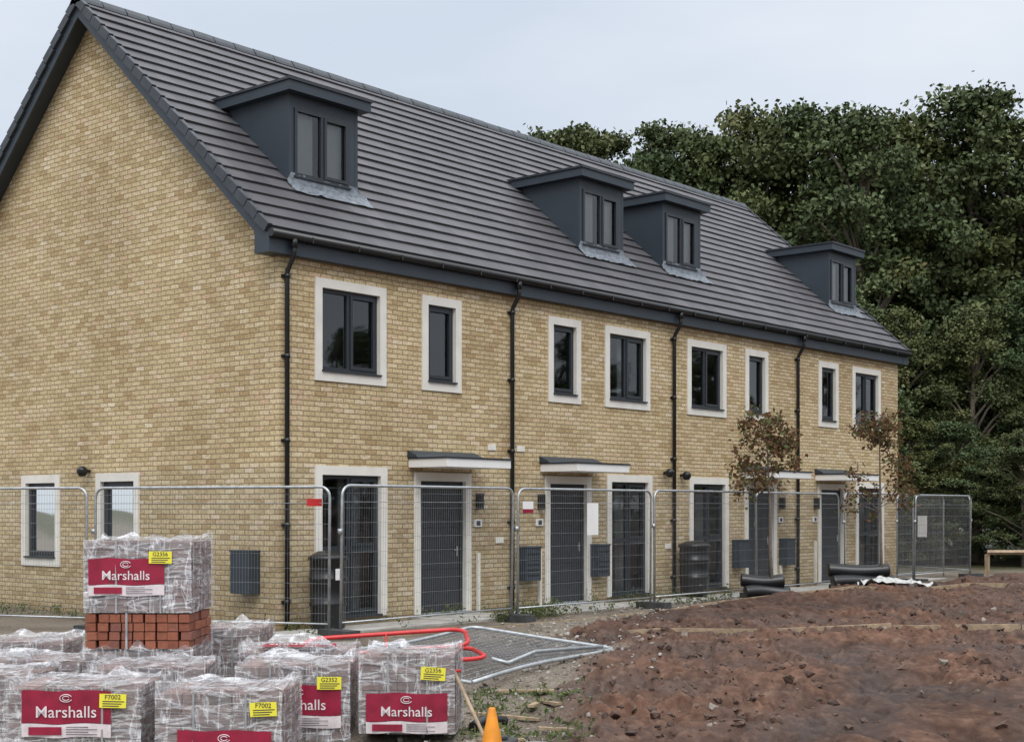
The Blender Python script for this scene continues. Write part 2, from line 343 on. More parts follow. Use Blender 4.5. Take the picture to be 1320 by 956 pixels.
for a,b in doors:
    wbox(mb,'F',a,b,-.12,.025,2.165,2.30,STONE); wbox(mb,'F',a,a+SW,-.12,.025,.06,2.165,STONE); wbox(mb,'F',b-SW,b,-.12,.025,.06,2.165,STONE)
    a2,b2=a+SW,b-SW
    wbox(mb,'F',a2,a2+.06,-.115,-.05,.06,2.165,FRAME); wbox(mb,'F',b2-.06,b2,-.115,-.05,.06,2.165,FRAME); wbox(mb,'F',a2+.06,b2-.06,-.115,-.05,2.10,2.165,FRAME)
    z=.09
    for i in range(6):
        wbox(mb,'F',a2+.063,b2-.063,-.10,-.068,z,z+.325,DOORM); z+=.334
    wbox(mb,'F',a2+.061,b2-.061,-.11,-.08,.08,2.098,BLACK)
    wbox(mb,'F',a2+.05,b2-.05,-.06,.06,.05,.078,GALV)
    wbox(mb,'F',b2-.14,b2-.115,-.068,-.052,.96,1.12,GALV); wbox(mb,'F',b2-.20,b2-.12,-.05,-.04,1.05,1.065,GALV)
    wbox(mb,'F',a-.1,b+.1,.03,.9,-.2,.035,PAVE)
mb.build('front_doors',house,bevel=.003)
mb=MB()
for a,b in doors:
    mb.box(a-.12,b+.06,-.82,-.002,2.37,2.50,WHITE)
    mb.box(a-.14,b+.08,-.84,-.003,2.502,2.525,FRAME)
    mb.prism([(a-.15,-.003,2.527),(a-.15,-.22,2.527),(a-.15,-.20,2.56),(a-.15,-.003,2.64)],(b-a+.24,0,0),ANTH)
    for (u,z) in ((b+.16 if a<5 or 10<a<14 else a-.16,1.85),):
        mb.box(u-.04,u+.04,-.12,-.002,z-.13,z+.13,BLACK); mb.box(u-.09,u+.09,-.03,-.002,z-.42,z-.30,WHITE); mb.box(u-.05,u+.05,-.034,-.031,z-.40,z-.32,INK)
        mb.box(u-.03,u+.03,-.05,-.002,.05,1.0,STONE)
mb.build('door_canopies_and_lamps',house,bevel=.004)
mb=MB(); G=.3
mb.box(-G+.045,LEN+G-.045,-.14,-.002,5.33,5.60,ANTH)
for x0,x1 in ((-G-.006,-.002),(LEN+.002,LEN+G+.006)):
    mb.box(x0,x1,-.146,.17,5.325,5.64,ANTH); mb.box(x0,x1,DEP-.17,DEP+.146,5.325,5.64,ANTH)
mb.box(-G+.045,LEN+G-.045,DEP+.002,DEP+.14,5.33,5.60,ANTH)
for x0,x1 in ((-G,-G+.04),(LEN+G-.04,LEN+G)):
    for s in (0,1):
        def Y(y): return y if s==0 else DEP-y
        mb.prism([(x0,Y(EY),EZ-.035),(x0,Y(RY),RZ-.035),(x0,Y(RY),RZ-.30),(x0,Y(EY+.05),EZ-.255)],(x1-x0,0,0),ANTH)
for x0,x1 in ((-G+.042,-.002),(LEN+.002,LEN+G-.042)):
    for s in (0,1):
        def Y(y): return y if s==0 else DEP-y
        mb.prism([(x0,Y(.18),rz(.18)-.14),(x0,Y(RY),RZ-.20),(x0,Y(RY),RZ-.17),(x0,Y(.18),rz(.18)-.11)],(x1-x0,0,0),ANTH)
mb.build('fascia_and_bargeboards',house)
mb=MB()
mb.path([(-G-.02,-.205,5.585),(LEN+G+.02,-.205,5.585)],.06,BLACK,12)
x=.4
while x<LEN: mb.box(x-.015,x+.015,-.275,-.148,5.52,5.60,BLACK); x+=.9
for x in (.10,5.03,9.90,14.78):
    mb.path([(x,-.205,5.53),(x,-.205,5.36),(x,-.19,5.30),(x,-.07,5.12),(x,-.055,5.06),(x,-.055,-.1)],.036,BLACK,10)
    mb.path([(x,-.205,5.56),(x,-.205,5.42)],.05,BLACK,10)
    for z in (5.04,3.9,2.7,1.5,.4):
        mb.path([(x,-.055,z-.03),(x,-.055,z+.03)],.046,BLACK,10); mb.box(x-.07,x+.07,-.03,-.002,z-.02,z+.02,BLACK)
mb.build('gutter_and_downpipes',house)
def roof(mb,flip):
    def Y(y): return y if not flip else DEP-y
    nx=math.cos(PIT); sx=math.sin(PIT)
    def P(x,s,n): return (x,Y(EY+s*nx-n*sx),EZ+s*sx+n*nx)
    x0,x1=-G,LEN+G
    for k in range(NC):
        s0=k*CS; s1=(k+1)*CS
        xs=[x0]+[x0+(x1-x0)*(i+random.uniform(-.2,.2))/31 for i in range(1,31)]+[x1]
        hs=[.042+random.uniform(-.004,.005) for _ in xs]
        for i in range(len(xs)-1):
            a,b=xs[i],xs[i+1]; h0,h1=hs[i],hs[i+1]
            mb.face([P(a,s0,-.01),P(b,s0,-.01),P(b,s0,h1),P(a,s0,h0)],TILE)
            mb.face([P(a,s0,h0),P(b,s0,h1),P(b,s1,.006),P(a,s1,.006)],TILE)
    mb.face([P(x0,0,-.012),P(x1,0,-.012),P(x1,SL,-.012),P(x0,SL,-.012)],RIDGE)
mb=MB(); roof(mb,False); roof(mb,True); mb.build('tiled_roof',house,fix=False)
mb=MB()
nx=math.cos(PIT); sx=math.sin(PIT)
for flip in (0,1):
    for xx in (-G-.05,LEN+G-.03):
        for k in range(NC):
            s0=k*CS-.02; s1=(k+1)*CS-.035
            pts=[]
            for s,n in ((s0,-.07),(s1,-.09),(s1,.045),(s0,.068)):
                y=EY+s*nx-n*sx; z=EZ+s*sx+n*nx
                pts.append((xx,y if not flip else DEP-y,z))
            mb.prism(pts,(.08,0,0),RIDGE)
x=-G-.05
while x<LEN+G-.05:
    x1=min(x+.44,LEN+G+.05); dz=random.uniform(-.006,.006)
    mb.prism([(x,RY-.16,RZ-.09+dz),(x,RY-.13,RZ-.03+dz),(x,RY-.05,RZ+.06+dz),(x,RY+.05,RZ+.06+dz),(x,RY+.13,RZ-.03+dz),(x,RY+.16,RZ-.09+dz)],(x1-x-.012,0,0),RIDGE); x+=.45
mb.build('ridge_and_verge_tiles',house)
mb=MB(); ml=MB()
for T0 in (.99,8.17,10.96,18.10):
    T1=T0+1.42; yf=.95; zb=EZ+(yf-EY)*TANP; zt=8.04; yb=(zt-EZ)/TANP+EY
    for x in (T0,T1-.06):
        mb.prism([(x,yf,zb-.1),(x,yf,zt),(x,yb+.1,zt),(x,yf+.1,zb-.1)],(.06,0,0),ANTH)
    a,b,c,e=T0+.10,T1-.20,6.80,7.84
    mb.box(T0+.06,a,yf+.003,yf+.08,zb-.1,zt,ANTH); mb.box(b,T1-.06,yf+.003,yf+.08,zb-.1,zt,ANTH)
    mb.box(a,b,yf+.003,yf+.08,zb-.1,c,ANTH); mb.box(a,b,yf+.003,yf+.08,e,zt,ANTH)
    sub=MB(); pane(sub,'F',a,b,c,e,(.5,.5),(1.0,),.05,-.05,.02)
    for v in range(len(sub.v)): sub.v[v]=(sub.v[v][0],sub.v[v][1]+yf,sub.v[v][2])
    off=len(mb.v); mb.v+=sub.v
    for f,m_,s_ in zip(sub.f,sub.m,sub.sm): mb.f.append(tuple(i+off for i in f)); mb.m.append(mb.mi(sub.mats[m_])); mb.sm.append(s_)
    mb.box(a-.02,b+.02,yf-.05,yf+.0,c-.03,c-.002,FRAME)
    mb.box(T0+.07,T1-.07,yf+.80,yf+.82,zb+.1,zt-.01,INT)
    mb.box(a,a+(b-a)*.42,yf+.12,yf+.13,c,e,WHITE); mb.box(a+(b-a)*.60,b,yf+.12,yf+.13,c,e,WHITE)
    mb.box(T0-.13,T1+.14,yf-.16,yb+.15,zt+.001,zt+.15,ANTH)
    mb.box(T0-.155,T1+.165,yf-.185,yb+.17,zt+.152,zt+.19,FRAME)
    nu,nv=26,8; base=len(ml.v)
    for j in range(nv+1):
        for i in range(nu+1):
            x=T0-.05+(T1-T0+.22)*i/nu; s=j/nv
            if s<.35:
                q=s/.35; y=yf-.012-.02*q; z=zb+.15*(1-q)+.05
                if x<T0 or x>T1: z-=.12*(1-q)
            else:
                q=(s-.35)/.65; y=yf-.035-.17*q; z=EZ+(y-EY)*TANP+.064
            nn=float(vn(x*11,j*1.3+T0,3))-.5
            ml.v.append((x+.02*nn,y-.02*abs(nn),z+.03*nn*(0.4+s)))
    for j in range(nv):
        for i in range(nu):
            ml.f.append((base+j*(nu+1)+i,base+j*(nu+1)+i+1,base+(j+1)*(nu+1)+i+1,base+(j+1)*(nu+1)+i)); ml.m.append(ml.mi(LEAD)); ml.sm.append(False)
mb.build('dormers',house,fix=False); ml.build('lead_flashings',house,fix=False)
mb=MB()
mb.box(-.20,-.002,.42,.86,.50,1.10,ANTH)
for (x,w) in ((5.42,.4),(7.42,.36),(12.28,.36),(14.22,.36)):
    mb.box(x-w/2,x+w/2,-.2,-.002,.50,1.06,ANTH); mb.box(x-w/2-.01,x+w/2+.01,-.22,-.003,1.062,1.09,ANTH)
mb.box(-.21,-.002,.41,.87,1.102,1.13,ANTH)
for (x,z) in ((4.55,2.75),(5.3,2.75),(4.75,1.2),(9.75,1.0)): mb.box(x-.1,x+.1,-.02,-.002,z-.05,z+.05,STONE)
for i in range(5):
    for (x,w) in ((5.42,.4),(7.42,.36)): mb.box(x-w/2+.04,x+w/2-.04,-.206,-.201,.58+i*.09,.61+i*.09,BLACK)
for p in ((-.14,4.78,2.34),(9.62,-.14,2.42),(10.2,-.14,2.38)):
    mb.lathe(p,[(0,-.09),(.05,-.085),(.085,-.03),(.09,.03),(.05,.075),(0,.085)],BLACK,12); 
    if p[0]<0: mb.box(-.13,-.002,p[1]-.03,p[1]+.03,p[2]-.02,p[2]+.03,BLACK)
    else: mb.box(p[0]-.03,p[0]+.03,-.13,-.002,p[2]-.02,p[2]+.03,BLACK)
mb.build('meter_boxes_and_vents',house,bevel=.006)
# ---------------- GROUND
def axis(lo,hi,st,far,g=1.12):
    a=list(np.arange(lo,hi,st)); s=st;x=hi
    while x<far: a.append(x); s*=g; x+=s
    a.append(far); s=st;x=lo; b=[]
    while x>-far: s*=g; x-=s; b.append(x)
    return np.array(sorted(b)+a)
ax=axis(-7.5,17,.034,900); ay=axis(-13,-1.5,.034,900)
X,Y=np.meshgrid(ax,ay); Z=gz(X,Y)
me=bpy.data.meshes.new('ground'); nx_,ny_=len(ax),len(ay)
co=np.stack([X.ravel(),Y.ravel(),Z.ravel()],1).astype(np.float32)
idx=np.arange(nx_*ny_).reshape(ny_,nx_); q=np.stack([idx[:-1,:-1],idx[:-1,1:],idx[1:,1:],idx[1:,:-1]],-1).reshape(-1,4)
me.vertices.add(len(co)); me.vertices.foreach_set('co',co.ravel()); me.loops.add(q.size); me.loops.foreach_set('vertex_index',q.ravel().astype(np.int32)); me.polygons.add(len(q)); me.polygons.foreach_set('loop_start',np.arange(0,q.size,4,dtype=np.int32)); me.polygons.foreach_set('loop_total',np.full(len(q),4,dtype=np.int32)); me.update()
me.polygons.foreach_set('use_smooth',np.ones(len(q),bool))
R_,F_=W2C(X,Y); rg,pt=mudrough(X,Y)
ca=me.color_attributes.new('zone','FLOAT_COLOR','POINT'); zc=np.zeros((nx_*ny_,4),np.float32)
zc[:,0]=mudmask(X,Y).ravel(); zc[:,1]=(sst(36,42,F_)).ravel(); zc[:,2]=np.clip((rg-.02)/.15,0,1).ravel(); zc[:,3]=1  # blue channel: mud relief, drives the painted crease shading
ca.data.foreach_set('color',zc.ravel())
def groundmat():
    m,nt,b=newmat('ground'); N=nt.nodes;L=nt.links
    at=N.new('ShaderNodeAttribute'); at.attribute_name='zone'; sp=N.new('ShaderNodeSeparateColor'); L.new(at.outputs['Color'],sp.inputs[0])
    tc=N.new('ShaderNodeTexCoord')
    def nz(s,d=6):
        n=N.new('ShaderNodeTexNoise'); n.inputs['Scale'].default_value=s; n.inputs['Detail'].default_value=d; L.new(tc.outputs['Object'],n.inputs['Vector']); return n
    n1=nz(.8,8); n2=nz(9,9); n3=nz(40,4)
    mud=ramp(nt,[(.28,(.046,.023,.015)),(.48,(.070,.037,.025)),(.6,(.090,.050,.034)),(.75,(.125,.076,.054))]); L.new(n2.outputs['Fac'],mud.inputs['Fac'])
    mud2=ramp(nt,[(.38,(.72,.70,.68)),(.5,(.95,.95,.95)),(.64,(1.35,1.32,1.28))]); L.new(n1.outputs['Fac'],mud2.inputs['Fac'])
    crease_shade=ramp(nt,[(0,(.50,.48,.47)),(.35,(.82,.81,.80)),(.8,(1.25,1.24,1.22))]); L.new(sp.outputs[2],crease_shade.inputs['Fac'])  # shade painted into the mud colour: dark creases, lighter tops
    cm=mixc(nt,mud.outputs[0],mud2.outputs[0],1.0,'MULTIPLY'); cm=mixc(nt,cm,crease_shade.outputs[0],1.0,'MULTIPLY')
    gv=ramp(nt,[(.3,(.09,.07,.05)),(.5,(.17,.14,.11)),(.7,(.29,.26,.22))]); L.new(n3.outputs['Fac'],gv.inputs['Fac'])
    gv2=ramp(nt,[(.35,(.60,.55,.50)),(.65,(1.1,1.1,1.1))]); L.new(n1.outputs['Fac'],gv2.inputs['Fac'])
    cg=mixc(nt,gv.outputs[0],gv2.outputs[0],1.0,'MULTIPLY')
    gr=ramp(nt,[(.3,(.035,.045,.018)),(.7,(.10,.085,.045))]); L.new(n2.outputs['Fac'],gr.inputs['Fac'])
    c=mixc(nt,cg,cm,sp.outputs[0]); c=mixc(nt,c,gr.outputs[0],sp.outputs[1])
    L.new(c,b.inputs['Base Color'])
    rr=ramp(nt,[(.36,(.42,)*3),(.47,(.70,)*3),(.6,(.9,)*3)]); L.new(n1.outputs['Fac'],rr.inputs['Fac']); L.new(rr.outputs[0],b.inputs['Roughness'])
    b.inputs['Specular IOR Level'].default_value=.28
    ad=N.new('ShaderNodeMath'); ad.operation='MULTIPLY_ADD'; ad.inputs[1].default_value=.15; L.new(n3.outputs['Fac'],ad.inputs[0]); L.new(n2.outputs['Fac'],ad.inputs[2])
    bp=N.new('ShaderNodeBump'); bp.inputs['Distance'].default_value=.05; bp.inputs['Strength'].default_value=.9; L.new(ad.outputs[0],bp.inputs['Height']); L.new(bp.outputs['Normal'],b.inputs['Normal'])
    return m
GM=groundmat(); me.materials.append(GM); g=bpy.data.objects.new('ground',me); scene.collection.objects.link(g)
CLOD=islandmat('mud_clod',[(0,(.05,.027,.018)),(.5,(.078,.043,.030)),(.95,(.12,.073,.052)),(1,(.28,.24,.20))],.8,.02)
bm=bmesh.new(); bmesh.ops.create_icosphere(bm,subdivisions=1,radius=1); iv=np.array([v.co[:] for v in bm.verts]); ifc=np.array([[v.index for v in f.verts] for f in bm.faces]); bm.free()
V=[];Fc=[];n=0
for i in range(7500):
    f=9.5+22*random.random()**1.6; r=random.uniform(-.3,1)*.42*f; x,y=C2W(r,f)
    if float(mudmask(x,y))<.35 or y>-1.9: continue
    if float(fbm(x*.5,y*.5,3,31))<.46 and random.random()<.8: continue
    s=.008+.055*random.random()**4+.010*random.random()
    jit=1+.45*(np.random.rand(len(iv),1)-.5)*2
    M=Matrix.Rotation(random.uniform(0,6),3,'Z')@Matrix.Rotation(random.uniform(0,3),3,'X')
    p=(iv*jit*np.array([1,random.uniform(.6,1),random.uniform(.45,.8)])*s)@np.array(M).T+np.array([x,y,float(gz(x,y))+s*.1])
    V.append(p); Fc.append(ifc+n); n+=len(iv)
me=bpy.data.meshes.new('mud_clods'); me.from_pydata(np.concatenate(V).tolist(),[],np.concatenate(Fc).tolist()); me.materials.append(CLOD); o=bpy.data.objects.new('mud_clods',me); scene.collection.objects.link(o)
RUBB=islandmat('rubble_stone',[(0,(.10,.08,.06)),(.4,(.22,.19,.16)),(.8,(.33,.31,.28)),(1,(.45,.43,.40))],.9,.01)
V=[];Fc=[];n=0
for i in range(1700):
    if i%2: f=random.uniform(10.6,19); r=np.interp(f,RBF,RBR)+random.gauss(-.35,.45)
    else: f=random.uniform(17,27); r=np.interp(f,RBF,RBR)+random.gauss(-.3,.5)
    x,y=C2W(r,f)
    if y>-1.2: continue
    s=.008+.035*random.random()**3
    jit=1+.4*(np.random.rand(len(iv),1)-.5)*2
    M=Matrix.Rotation(random.uniform(0,6),3,'Z')@Matrix.Rotation(random.uniform(0,3),3,'X')
    p=(iv*jit*np.array([1,random.uniform(.6,1),random.uniform(.45,.8)])*s)@np.array(M).T+np.array([x,y,float(gz(x,y))+s*.3])
    V.append(p); Fc.append(ifc+n); n+=len(iv)
me=bpy.data.meshes.new('rubble_stones'); me.from_pydata(np.concatenate(V).tolist(),[],np.concatenate(Fc).tolist()); me.materials.append(RUBB); o=bpy.data.objects.new('rubble_stones',me); scene.collection.objects.link(o)
mb=MB(); x=-.2
while x<LEN+.3:
    mb.box(x,x+.592,-1.15,-.93,-.2,.03+random.uniform(-.004,.004),PAVE); x+=.6
mb.box(-.9,LEN+.3,-.929,-.31,-.2,.022,CONC)
mb.build('footpath',None,bevel=.004)
def edging(name,pts,h=.015):
    mb=MB()
    for a,b in zip(pts,pts[1:]):
        n=max(1,int((Vector(b)-Vector(a)).length/1.2))
        for i in range(n):
            p=Vector(a).lerp(Vector(b),i/n); q_=Vector(a).lerp(Vector(b),(i+.985)/n)
            za=float(np.max(gz(p.x+np.linspace(-.2,.2,5),p.y+np.linspace(-.2,.2,5))))+h; zb_=float(np.max(gz(q_.x+np.linspace(-.2,.2,5),q_.y+np.linspace(-.2,.2,5))))+h
            d=(q_-p).normalized(); nrm=Vector((-d.y,d.x))*.022
            b0=len(mb.v); k=mb.mi(WOOD)
            for pp,zz in ((p,za),(q_,zb_)):
                mb.v+=[(pp.x-nrm.x,pp.y-nrm.y,zz-.2),(pp.x+nrm.x,pp.y+nrm.y,zz-.2),(pp.x+nrm.x,pp.y+nrm.y,zz),(pp.x-nrm.x,pp.y-nrm.y,zz)]
            for f in ((0,1,2,3),(4,7,6,5),(0,4,5,1),(1,5,6,2),(2,6,7,3),(3,7,4,0)): mb.f.append(tuple(b0+j for j in f)); mb.m.append(k); mb.sm.append(False)
    return mb.build(name)
edging('timber_edging_board',[(.1,-2.0),(4,-2.1),(8.6,-1.85),(12,-2.9),(16,-4.6),(19,-6.2)])
edging('timber_edging_board',[(1.35,-3.7),(3.2,-6.0),(5.3,-8.6),(7,-10.9)],.03)
# ---------------- FENCE
def fence(p0,p1,z0=0,feet=True,tilt=0):
    mb=MB(); p0=Vector((*p0,0));p1=Vector((*p1,0)); L_=(p1-p0).length; d=(p1-p0)/L_; nrm=Vector((-d.y,d.x,0))
    def P(u,z,o=0): return p0+d*u+nrm*(o+tilt*z)+Vector((0,0,z0+z))
    H=2.0; b=.03; c=.14
    arc=lambda cx,cz,a0,a1:[P(cx+c*math.cos(t),cz+c*math.sin(t)) for t in np.linspace(a0,a1,6)]
    pts=[P(b,0)]+arc(b+c,H-c,math.pi,math.pi/2)+arc(L_-b-c,H-c,math.pi/2,0)+[P(L_-b,0)]
    mb.path(pts,.020,GALV,8)
    mb.path([P(b,.16),P(L_-b,.16)],.014,GALV,6)
    mb.path([P(b,H-.22),P(L_-b,H-.22)],.004,WIRE,4)
    u=b+.05
    while u<L_-b-.02:
        top=H-.02 if b+c<u<L_-b-c else H-.1
        mb.path([P(u,.16,.004),P(u,top,.004)],.0019,WIRE,3,caps=False); u+=.046
    z=.3
    while z<H-.05:
        mb.path([P(b,z,-.002),P(L_-b,z,-.002)],.0021,WIRE,3,caps=False); z+=.2
    if feet:
        c_=P(0,0); ang=math.atan2(d.y,d.x); M=Matrix.Translation(c_)@Matrix.Rotation(ang,4,'Z')
        mb.box(-.11,.11,-.30,.30,-.07,.07,RUB,M)
        mb.path([P(.0,1.35),P(.0,1.42)],.035,GALV,6)
    return mb.build('construction_fence_panel')
fx=[-.28,3.42,7.02,10.55,14.1,17.6,20.9]
for a,b in zip(fx,fx[1:]):
    zg=float(gz(a,-1.5)); fence((a+.03,-1.5+random.uniform(-.06,.06)),(b-.03,-1.5+random.uniform(-.06,.06)),zg+.05,tilt=random.uniform(-.02,.02))
fence((-1.72,2.02),(-.30,-1.42),.02,tilt=.015); fence((-3.1,5.3),(-1.80,2.0),.02)
fence((20.95,-1.45),(22.6,1.6),.05); fence((17.3,-1.2),(20.6,-.9),.05)
mb=MB(); mb.box(-.55,-.30,-1.24,-1.22,1.76,1.86,REDP); mb.build('red_warning_sign')
mb=MB(); mb.box(5.12,5.42,-1.58,-1.575,1.30,1.82,WHITE); mb.build('white_notice_sign')
mb=MB(); mb.box(3.5,3.75,-1.58,-1.575,1.66,1.72,LRED); mb.box(3.5,3.75,-1.58,-1.575,1.722,1.84,WHITE); mb.build('fence_label_sign')
mb=MB(); mb.box(21.6,21.62,0.0,.25,1.0,1.55,WHITE); mb.build('white_notice_sign')
def lying():
    x0,y0=C2W(-.40,13.9); x1,y1=C2W(1.25,16.9)
    d=Vector((x1-x0,y1-y0,0)).normalized(); n=Vector((-d.y,d.x,0)); L_=3.42; o0=Vector((x0,y0,.0))
    mb=MB()
    def P(u,w):
        p=o0+d*u+n*w; p.z=.0+.07*(u/L_)+.03*math.sin(u*1.4+w)+.07*w; return p
    c=.14; arc=lambda cx,cw,a0,a1:[P(cx+c*math.cos(t),cw+c*math.sin(t)) for t in np.linspace(a0,a1,5)]
    pts=[P(0,0)]+[P(u,0) for u in np.linspace(.5,L_-c,6)]+arc(L_-c,c,-math.pi/2,0)+[P(L_,1.0)]+arc(L_-c,2-c,0,math.pi/2)+[P(u,2) for u in np.linspace(L_-c,0,6)][1:]
    mb.path(pts,.024,GALV,8); mb.path([P(0,0),P(0,1),P(0,2)],.020,GALV,8)
    for u in np.arange(.1,L_,.085): mb.path([P(u,w)+Vector((0,0,.004)) for w in (0,.7,1.4,2)],.0042,WIRE,3,caps=False)
    for w in np.arange(.1,2,.12): mb.path([P(u,w) for u in np.linspace(0,L_,7)],.0042,WIRE,3,caps=False)
    q0=P(1.0,.15)+Vector((0,0,.03)); mb.path([P(L_*.92,.05)+Vector((0,0,.05)),P(1.9,.3)+Vector((0,0,.06)),q0,q0+Vector((-.12,.12,.05))],.022,GALV,8)
    mb.build('fallen_fence_panel')
lying()
mb=MB()
def tubeframe(mb,M,W,H,r,mat,bars=0):
    c=.2; pts=[]
    for cx,cy,a in ((W/2-c,H/2-c,0),(-W/2+c,H/2-c,90),(-W/2+c,-H/2+c,180),(W/2-c,-H/2+c,270)):
        for t in np.linspace(0,90,6):
            q=math.radians(a+t); pts.append(M@Vector((cx+c*math.cos(q),cy+c*math.sin(q),0)))
    pts.append(pts[0]); mb.path(pts,r,mat,8)
    for i in range(bars):
        x=-W/2+W*(i+1)/(bars+1); mb.path([M@Vector((x,-H/2,0)),M@Vector((x,H/2,0))],r*.5,mat,6)
x,y=C2W(-1.20,14.9)
M=Matrix.Translation((x,y,.14))@Matrix.Rotation(YAW+.30,4,'Z')@Matrix.Rotation(.05,4,'X')@Matrix.Rotation(-.04,4,'Y'); tubeframe(mb,M,1.75,.8,.024,REDP,1)
M=Matrix.Translation((x+.1,y+.3,.28))@Matrix.Rotation(YAW+.10,4,'Z')@Matrix.Rotation(.14,4,'X')@Matrix.Rotation(-.06,4,'Y'); tubeframe(mb,M,1.75,.8,.024,REDP,1)
mb.build('red_pedestrian_barrier')
# ---------------- BLOCK PACKS
def text(s,size,mat,parent,loc,rot=(math.pi/2,0,0),name='label_text'):
    cu=bpy.data.curves.new(name,'FONT'); cu.body=s; cu.size=size; cu.extrude=.0006; cu.align_x='CENTER'; cu.align_y='CENTER'; cu.materials.append(mat); cu.resolution_u=3; cu.offset=.0004
    o=bpy.data.objects.new(name,cu); scene.collection.objects.link(o); o.parent=parent; o.location=loc; o.rotation_euler=rot
def blocks(mb,w,d,h,z0,mat,nw=5,nd=8,nl=9,gap=.004,jit=.006):
    bw=w/nw; bd=d/nd; bh=h/nl
    for k in range(nl):
        for i in range(nw):
            for j in range(nd):
                if 0<i<nw-1 and 0<j<nd-1 and k<nl-1: continue
                jx=random.uniform(-jit,jit); jy=random.uniform(-jit,jit)
                mb.box(-w/2+i*bw+gap+jx,-w/2+(i+1)*bw-gap+jx,j*bd+gap+jy,(j+1)*bd-gap+jy,z0+k*bh+.004,z0+(k+1)*bh-.004,mat)
def wrapshell(mb,w,d,z0,z1,seed,amp=.014,ears=.09):
    nu,nv,nw=26,20,18; e=.014
    def disp(p,nrm):
        a=float(vn(p[0]*5+seed+p[2]*4,p[2]*9+p[1]*5,seed))-.3; b=float(vn(p[0]*21+p[2]*9,p[2]*26+p[1]*21,seed+3))-.5
        return Vector(p)+Vector(nrm)*(amp*a+amp*.7*b)
    def grid(fn,nrm,A,B):
        b0=len(mb.v)
        for j in range(B+1):
            for i in range(A+1):
                p=fn(i/A,j/B); q=disp(p,nrm)
                if abs(p[2]-z1)<1e-4:
                    ex=min(abs(p[0]-(-w/2-e)),abs(p[0]-(w/2+e)),abs(p[1]+e),abs(p[1]-d-e))
                    q.z+=max(0,1-ex/.08)*ears*max(0,float(vn(p[0]*7+seed,p[1]*7,seed))-.42)*2
                mb.v.append(tuple(q))
        for j in range(B):
            for i in range(A):
                mb.f.append((b0+j*(A+1)+i,b0+j*(A+1)+i+1,b0+(j+1)*(A+1)+i+1,b0+(j+1)*(A+1)+i)); mb.m.append(mb.mi(WRAP)); mb.sm.append(True)
    x0,x1=-w/2-e,w/2+e; y0,y1=-e,d+e
    grid(lambda u,v:(x0+(x1-x0)*u,y0,z0+(z1-z0)*v),(0,-1,0),nu,nw)
    grid(lambda u,v:(x1,y0+(y1-y0)*u,z0+(z1-z0)*v),(1,0,0),nv,nw)
    grid(lambda u,v:(x0+(x1-x0)*(1-u),y1,z0+(z1-z0)*v),(0,1,0),nu,nw)
    grid(lambda u,v:(x0,y1+(y0-y1)*u,z0+(z1-z0)*v),(-1,0,0),nv,nw)
    grid(lambda u,v:(x0+(x1-x0)*u,y0+(y1-y0)*v,z1),(0,0,1),nu,nv)
def pack(r,f,zt,w=.98,d=.8,h=.72,dy=0,label=None,tag=None,stack=False,seed=0,toplabel=False):
    x,y=C2W(r,f); zb=zt-h
    e=empty('wrapped_paving_block_pallet',(x,y,zb),YAW+dy)
    mb=MB(); blocks(mb,w,d,h-.01,0,BLOCK); mb.build('blocks',e)
    mb=MB(); wrapshell(mb,w,d,.0,h+.008,seed); mb.build('plastic_wrap',e,fix=False)
    mb=MB()
    for sx_ in (-.2,.22): mb.box(sx_*w-.008,sx_*w+.008,-.03,-.0285,0,h,GALV); mb.box(sx_*w-.008,sx_*w+.008,-.03,d+.02,h+.012,h+.0135,GALV)
    if stack: mb.box(-w*.1-.01,-w*.1+.01,-.036,-.034,-.33,.0,GALV)
    mb.build('straps',e)
    if label:
        lx,lz,lw,lh=label; mb=MB(); n_=14
        for mat,za,zb_ in ((LRED,lz,lz+lh),(LWH,lz-lh*.42,lz-.004)):
            b0=len(mb.v)
            for i in range(n_+1):
                xx=lx-lw/2+lw*i/n_; yy=-.033-.006*math.sin(i*1.3+seed); wz=.006*math.sin(i*.7+seed)
                mb.v+=[(xx,yy,za+wz),(xx,yy-.003,zb_+wz)]
            for i in range(n_): mb.f.append((b0+2*i,b0+2*i+2,b0+2*i+3,b0+2*i+1)); mb.m.append(mb.mi(mat)); mb.sm.append(True)
        mb.box(lx-lw*.42,lx-lw*.05,-.047,-.0455,lz-lh*.34,lz-lh*.10,LRED)
        for k in range(4): mb.box(lx+lw*.0,lx+lw*(.25 if k%2 else .35),-.047,-.0455,lz-lh*.34+k*lh*.075,lz-lh*.32+k*lh*.075,INK)
        mb.build('printed_label',e,fix=False)
        text('Marshalls',lh*.50,LWH,e,(lx,-.047,lz+lh*.34))
        mb=MB(); cx_,cz_=lx,lz+lh*.77
        for rr in (.040,.022):
            mb.path([(cx_+rr*1.2*math.cos(t),-.047,cz_+rr*.75*math.sin(t)) for t in np.linspace(.4,5.9,16)],.0035,LWH,5)
        mb.build('label_emblem',e)
    if tag:
        tx,tz,s=tag; M=Matrix.Translation((tx,0,tz))@Matrix.Rotation(random.uniform(-.08,.08),4,'Y'); mb=MB(); mb.box(-.105,.105,-.056,-.054,-.055,.055,YEL,M)
        for k in range(3): mb.box(-.08,.05+.02*k,-.0575,-.0565,-.045+k*.018,-.037+k*.018,INK,M)
        mb.build('yellow_tag',e); text(s,.052,INK,e,(tx,-.058,tz+.028))
    if toplabel:
        mb=MB(); mb.face([(-.35,.1,h+.034),(.35,.1,h+.030),(.33,.42,h+.032),(-.33,.42,h+.036)],LRED); mb.build('printed_label',e,fix=False)
        text('Marshalls',.16,LWH,e,(0,.27,h+.040),(0,0,math.pi))
    return e
pack(-3.47,11.1,.31,w=1.04,dy=.02,label=(-.05,.44,.70,.26),tag=(.32,.62,'F7002'),seed=1)
